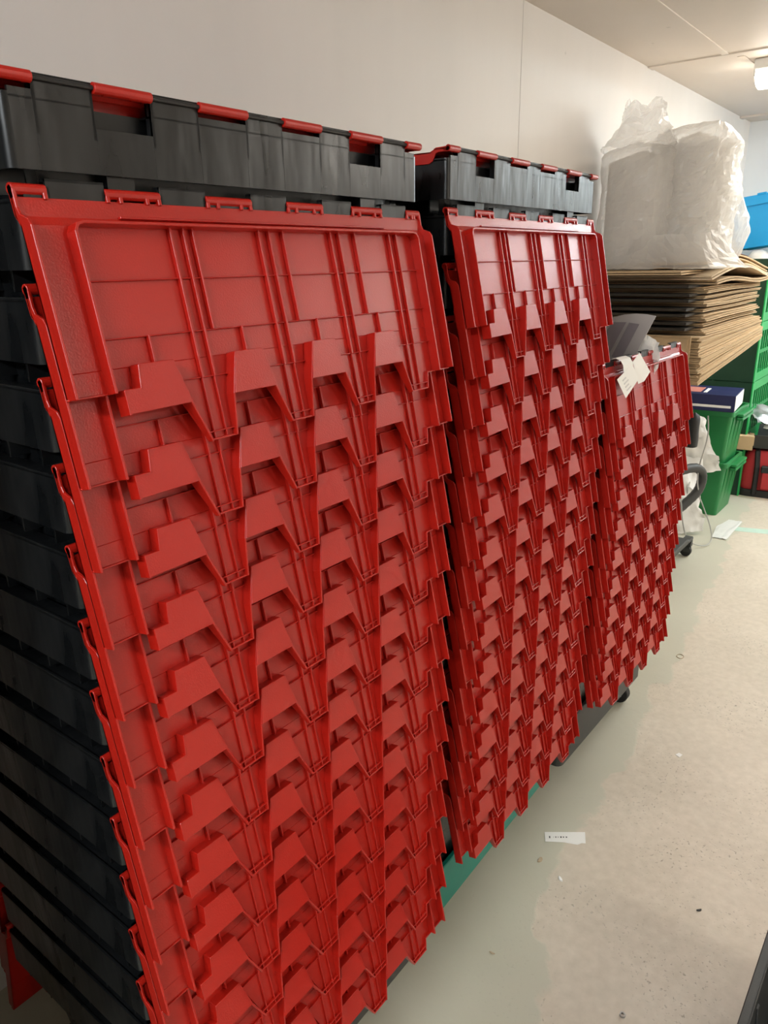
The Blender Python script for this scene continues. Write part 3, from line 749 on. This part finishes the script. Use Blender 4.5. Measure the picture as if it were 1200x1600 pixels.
# milky plastic sheeting hanging in front of the bins
def drape(pts_top, pts_bot, n, m, amp, seed, sc=9):
    g = MB(); vs = []
    for i in range(n + 1):
        for j in range(m + 1):
            a = Vector(pts_top[0]).lerp(Vector(pts_top[1]), i / n); b = Vector(pts_bot[0]).lerp(Vector(pts_bot[1]), i / n)
            p = a.lerp(b, j / m)
            p = p + Vector((-0.05 * math.sin(PI * j / m), -0.04 * math.sin(PI * i / n), 0))
            q = crumple(p, amp, sc, seed)
            vs.append((q.x, q.y, max(0.004, q.z)))
    g.add(vs, [(i * (m + 1) + j, i * (m + 1) + j + 1, (i + 1) * (m + 1) + j + 1, (i + 1) * (m + 1) + j) for i in range(n) for j in range(m)])
    return g
o = part('plastic_sheet', drape(((4.12, 0.62, 0.64), (4.10, 0.46, 0.60)), ((3.98, 0.62, 0.30), (4.10, 0.34, 0.31)), 16, 16, 0.03, 2), 'film_white', None, 0, True, solid=0.002)
tag(o, 'crumpled milky plastic sheet hanging over the upper green bin', 'plastic sheet')
o = part('plastic_sheet', drape(((3.98, 0.62, 0.42), (4.02, 0.42, 0.40)), ((3.72, 0.55, 0.02), (3.86, 0.33, 0.01)), 16, 16, 0.03, 12), 'film_white', None, 0, True, solid=0.002)
tag(o, 'milky plastic sheet slumping from the lower green bin to the floor', 'plastic sheet')
g = MB(); n = 14
vs = [(4.20 - 0.36 * i / n, 0.20 + (0.10 - 0.05 * abs(i / n - 0.5)) * j / n, 0.004 + 0.008 * abs(mnoise.noise(Vector((i * .4, j * .4, 2))))) for i in range(n + 1) for j in range(n + 1)]
g.add(vs, [(i * (n + 1) + j, i * (n + 1) + j + 1, (i + 1) * (n + 1) + j + 1, (i + 1) * (n + 1) + j) for i in range(n) for j in range(n)])
o = part('plastic_sheet', g, 'film_white', None, 0, True, solid=0.0015)
tag(o, 'thin pale plastic sheet lying flat on the floor before the bins', 'plastic sheet')
o = part('floor_tape', MB().prism([(4.02, 0.22), (4.09, 0.235), (4.16, 0.03), (4.19, -0.2), (4.12, -0.2), (4.08, 0.03)], lambda a, b: (a, b, 0.0), lambda a, b: (a, b, 0.0012)), 'mint')
tag(o, 'strip of worn mint green tape on the floor by the bins', 'tape')

# hose, grip and wire beside the short stack
t = thing('vacuum_hose', 'thick black hose curving out past the short tote stack', 'hose', (3.62, 0.36, 0.0))
path = [(-0.25, 0.10, 0.40), (-0.12, 0.05, 0.435), (0.0, 0.0, 0.44), (0.06, -0.025, 0.41), (0.075, -0.03, 0.36), (0.05, -0.02, 0.30), (-0.01, 0.02, 0.24), (-0.10, 0.07, 0.18), (-0.22, 0.12, 0.12)]
def smoothpath(p, s=6):
    p = [Vector(q) for q in p]; out = []
    for i in range(len(p) - 1):
        a, b, c, d = p[max(i - 1, 0)], p[i], p[i + 1], p[min(i + 2, len(p) - 1)]
        for k in range(s):
            u = k / s
            out.append(0.5 * ((2 * b) + (c - a) * u + (2 * a - 5 * b + 4 * c - d) * u * u + (3 * b - a - 3 * c + d) * u ** 3))
    return out + [p[-1]]
sp = smoothpath(path)
part('hose', MB().tube(sp, [0.024 + 0.0015 * (i % 2) for i in range(len(sp))], 12), 'dark_grey', t, 0, True)
part('hose_cuff', MB().tube([sp[0], sp[3]], 0.030, 12), 'black_rubber', t)
o = part('black_pad', blob(0, 0, 0.035, 0.03, 0.18, 0, 0.004, 2, n=20, m=10, top=0.3, bot=0.2), 'black_rubber', None, 0, True, loc=(3.565, 0.37, 0.565))
tag(o, 'black rounded pad beside the trolley behind the short stack', 'pad')
wire = smoothpath([(3.62, 0.32, 0.72), (3.66, 0.32, 0.60), (3.64, 0.34, 0.42), (3.66, 0.33, 0.30), (3.70, 0.31, 0.22), (3.74, 0.27, 0.10), (3.72, 0.25, 0.03), (3.66, 0.27, 0.01), (3.58, 0.33, 0.05), (3.54, 0.36, 0.16), (3.52, 0.38, 0.30)])
o = part('wire', MB().tube(wire, 0.0035, 6), 'grey_paint', None, 0, True)
tag(o, 'thin grey wire hanging in a loop beside the hose', 'wire')

# ------------------------------------------------------------------ papers in and on the short stack's top tote
b0 = Vector((1.3691, 0.0153, HZ - 0.3105))
t = thing('printed_board', 'curved pale grey board with dark printed panels standing in the short stack', 'board', (1.70, 0.0, 1.12), 0)
def yz(mb, poly, x0, x1): return mb.prism(poly, lambda a, b: (x0 + 0.25 * (a - 0.1) ** 2, a, b - 1.12), lambda a, b: (x1 + 0.25 * (a - 0.1) ** 2, a, b - 1.12))
part('sheet', yz(MB(), [(0.21, 1.29), (0.17, 1.318), (0.14, 1.332), (0.118, 1.339), (0.09, 1.346), (0.059, 1.349), (0.03, 1.348), (0.006, 1.344), (0.03, 1.288), (0.053, 1.234), (0.10, 1.122), (0.21, 1.122)], 0.0, 0.003), 'board', t)
for poly in ([(0.075, 1.325), (0.047, 1.322), (0.09, 1.225), (0.117, 1.232)], [(0.083, 1.326), (0.12, 1.325), (0.145, 1.29), (0.128, 1.235), (0.125, 1.238)], [(0.095, 1.214), (0.12, 1.221), (0.13, 1.18), (0.11, 1.18)]):
    part('printed_panel', yz(MB(), poly, -0.0008, 0.0002), 'board_print', t)
g = MB(); n = 12
vs = []
for i in range(n + 1):
    for j in range(n + 1):
        p = crumple((1.72 + 0.02 * j / n, 0.075 - 0.075 * i / n, 1.17 + 0.13 * j / n * (1 - 0.25 * i / n)), 0.012, 18, 6)
        vs.append(tuple(p))
g.add(vs, [(i * (n + 1) + j, i * (n + 1) + j + 1, (i + 1) * (n + 1) + j + 1, (i + 1) * (n + 1) + j) for i in range(n) for j in range(n)])
o = part('crumpled_paper', g, 'paper', None, 0, False, solid=0.001)
tag(o, 'crumpled white paper beside the printed board in the short stack', 'paper')

# folded paper tag hooked over the first lid of the short stack (points relative to the lid's hinge end)
t = thing('paper_tag', 'folded white paper tag hooked over the top lid of the short stack', 'tag', tuple(b0))
def sheet(pts, th=0.0006):
    n_ = (Vector(pts[1]) - Vector(pts[0])).cross(Vector(pts[2]) - Vector(pts[0])).normalized() * th
    return MB().prism([(i, 0) for i in range(len(pts))], lambda i, _: tuple(Vector(pts[i])), lambda i, _: tuple(Vector(pts[i]) + n_))
pa, pb, pc, pd = (0.0345, -0.030, -0.033), (0.145, -0.024, -0.009), (0.176, -0.033, -0.0495), (0.0765, -0.040, -0.0835)
part('left_leaf', sheet([pa, pb, pc, pd]), 'paper', t)
part('right_leaf', sheet([(0.148, -0.024, -0.004), (0.205, -0.019, 0.0127), (0.266, -0.031, -0.042), (0.214, -0.035, -0.060), (0.176, -0.0335, -0.062)]), 'paper', t)
part('hook', MB().loft([[(0.085, y, z_), (0.150, y, z_), (0.150, y + 0.0006, z_ + 0.0008), (0.085, y + 0.0006, z_ + 0.0008)] for y, z_ in [(-0.026, -0.022), (-0.0235, -0.006), (-0.016, 0.005), (-0.004, 0.009), (0.010, 0.006), (0.014, -0.004)]]), 'paper', t)
A, B_, D_ = Vector(pa), Vector(pb), Vector(pd)
nn = (B_ - A).cross(Vector(pc) - A).normalized()
if nn.y > 0: nn = -nn
for k in range(4):
    c0 = A + (B_ - A) * (0.20) + (D_ - A) * (0.22 + 0.17 * k); e = (B_ - A) * (0.22 + 0.06 * (k % 2)); w = (D_ - A) * 0.05
    q = [c0, c0 + e, c0 + e + w, c0 + w]
    part('print_line', MB().hexa([tuple(p + nn * 0.0004) for p in q], [tuple(p + nn * 0.0012) for p in q]), 'grey_ink', t)

# ------------------------------------------------------------------ things on the floor
t = thing('paper_label', 'white printed paper strip lying on the floor beside the middle stack', 'label', (1.23, -0.04, 0.0))
def fl(poly, z0, z1): return MB().prism([(a - 1.23, b + 0.04) for a, b in poly], lambda a, b: (a, b, z0), lambda a, b: (a, b, z1))
part('strip', fl([(1.216, 0.013), (1.281, -0.076), (1.243, -0.094), (1.185, -0.004)], 0.0008, 0.0014), 'paper', t)
part('under_strip', fl([(1.236, -0.062), (1.240, -0.086), (1.226, -0.078), (1.212, -0.045)], 0.0002, 0.0007), 'paper', t)
LU = Vector((0.065, -0.089)); LV = Vector((-0.031, -0.017)); LO = Vector((1.216, 0.013))
def lp(a, b): p = LO + LU * a + LV * b; return (p.x, p.y)
marks = [(0.11, 0.02, 0.18, 0.9), (0.135, 0.015, 0.16, 0.9)]
for a, w, h, _ in [(0.10, 0.030, 0.22, 1), (0.205, 0.012, 0.06, 1), (0.255, 0.022, 0.16, 1), (0.315, 0.014, 0.13, 1), (0.375, 0.034, 0.16, 1), (0.44, 0.028, 0.13, 1), (0.51, 0.034, 0.12, 1)]:
    b = 0.5 - h / 2 + 0.05
    part('printed_mark', fl([lp(a, b), lp(a + w, b), lp(a + w, b + h), lp(a, b + h)], 0.0014, 0.0016), 'ink', t)

tor = MB(); rings = []
N = 28
loop = [(0.017 * math.cos(2 * PI * k / N) * (1 + 0.12 * math.sin(4 * PI * k / N)), 0.013 * math.sin(2 * PI * k / N), 0.0016) for k in range(N + 1)]
o = part('rubber_band', tor.tube(loop, 0.0012, 6), 'rubber_band', None, 0, True, loc=(2.401, 0.01, 0)); tag(o, 'tan rubber band lying on the floor near the short stack', 'rubber band')
o = part('paper_scrap', MB().prism([(0, 0), (0.018, -0.004), (0.022, 0.008), (0.006, 0.014)], lambda a, b: (a, b, 0.0003), lambda a, b: (a, b, 0.0018)), 'paper', None, loc=(1.762, -0.182, 0)); tag(o, 'tiny white paper scrap on the open floor', 'scrap')
nut = MB(); hx = lambda r, z_: [(r * math.cos(PI / 3 * k), r * math.sin(PI / 3 * k), z_) for k in range(6)]
nut.loft([hx(0.0065, 0), hx(0.0065, 0.005), hx(0.0035, 0.005), hx(0.0035, 0), hx(0.0065, 0)], False, False)
o = part('hex_nut', nut, 'steel', None, loc=(0.833, -0.35, 0)); tag(o, 'small metal hex nut on the floor at the bottom of the view', 'nut')
for k, (x, y, s, lb) in enumerate([(1.118, -0.022, 0.012, 'dark flake of peeled paint on the floor near the paper strip'), (1.09, -0.092, 0.009, 'pale flake of peeled paint by the torn paint edge'), (0.80, -0.06, 0.006, 'small brown crumb on the floor beside the nearest dolly'), (1.20, -0.40, 0.007, 'small dark chip on the bare concrete')]):
    g = MB(); n = 7
    lo = [(s * (1 + 0.3 * math.sin(3 * i + k)) * math.cos(2 * PI * i / n), s * 0.5 * math.sin(2 * PI * i / n), 0.0004) for i in range(n)]
    hi = [(x_ * 0.8, y_ * 0.8, 0.0025 + 0.001 * math.sin(i * 2.1)) for i, (x_, y_, _) in enumerate(lo)]
    g.loft([lo, hi])
    o = part('floor_flake', g, ('rubber_band', 'paper', 'rubber_band', 'dark_grey')[k], None, loc=(x, y, 0), rot=(0, 0, k * 0.8)); tag(o, lb, 'flake', 'flakes on the floor')

# open black crate in the aisle, its rim just in view
bin_(0.50, -0.985, 0.0, 0.60, 0.413, 0.35, 'dark_grey', 'black open crate on the floor at the bottom right edge', None, taper=0.03, lip=0.02, name='black_crate', handle=False)

# unseen cabinet, added to keep light off the nearest stack's left side
t = thing('shading_cabinet', 'unseen tall dark cabinet added to shade the left side of the nearest stack', 'cabinet', (-1.02, 0.04, 0))
part('carcass', MB().box(0, 0.78, 0.02, 0.69, 0.06, 1.78).box(0.03, 0.75, 0.05, 0.66, 0, 0.06), 'dark_grey', t, 0.003)
for k in range(2):
    d = part('door', MB().box(0.005 + 0.388 * k, 0.387 + 0.388 * k, 0.0, 0.02, 0.07, 1.77), 'dark_grey', t, 0.003)
    part('handle', MB().tube([(0.36 + 0.06 * k, 0.0, 0.95), (0.36 + 0.06 * k, -0.03, 0.96), (0.36 + 0.06 * k, -0.03, 1.09), (0.36 + 0.06 * k, 0.0, 1.10)], 0.007, 8), 'steel', d)
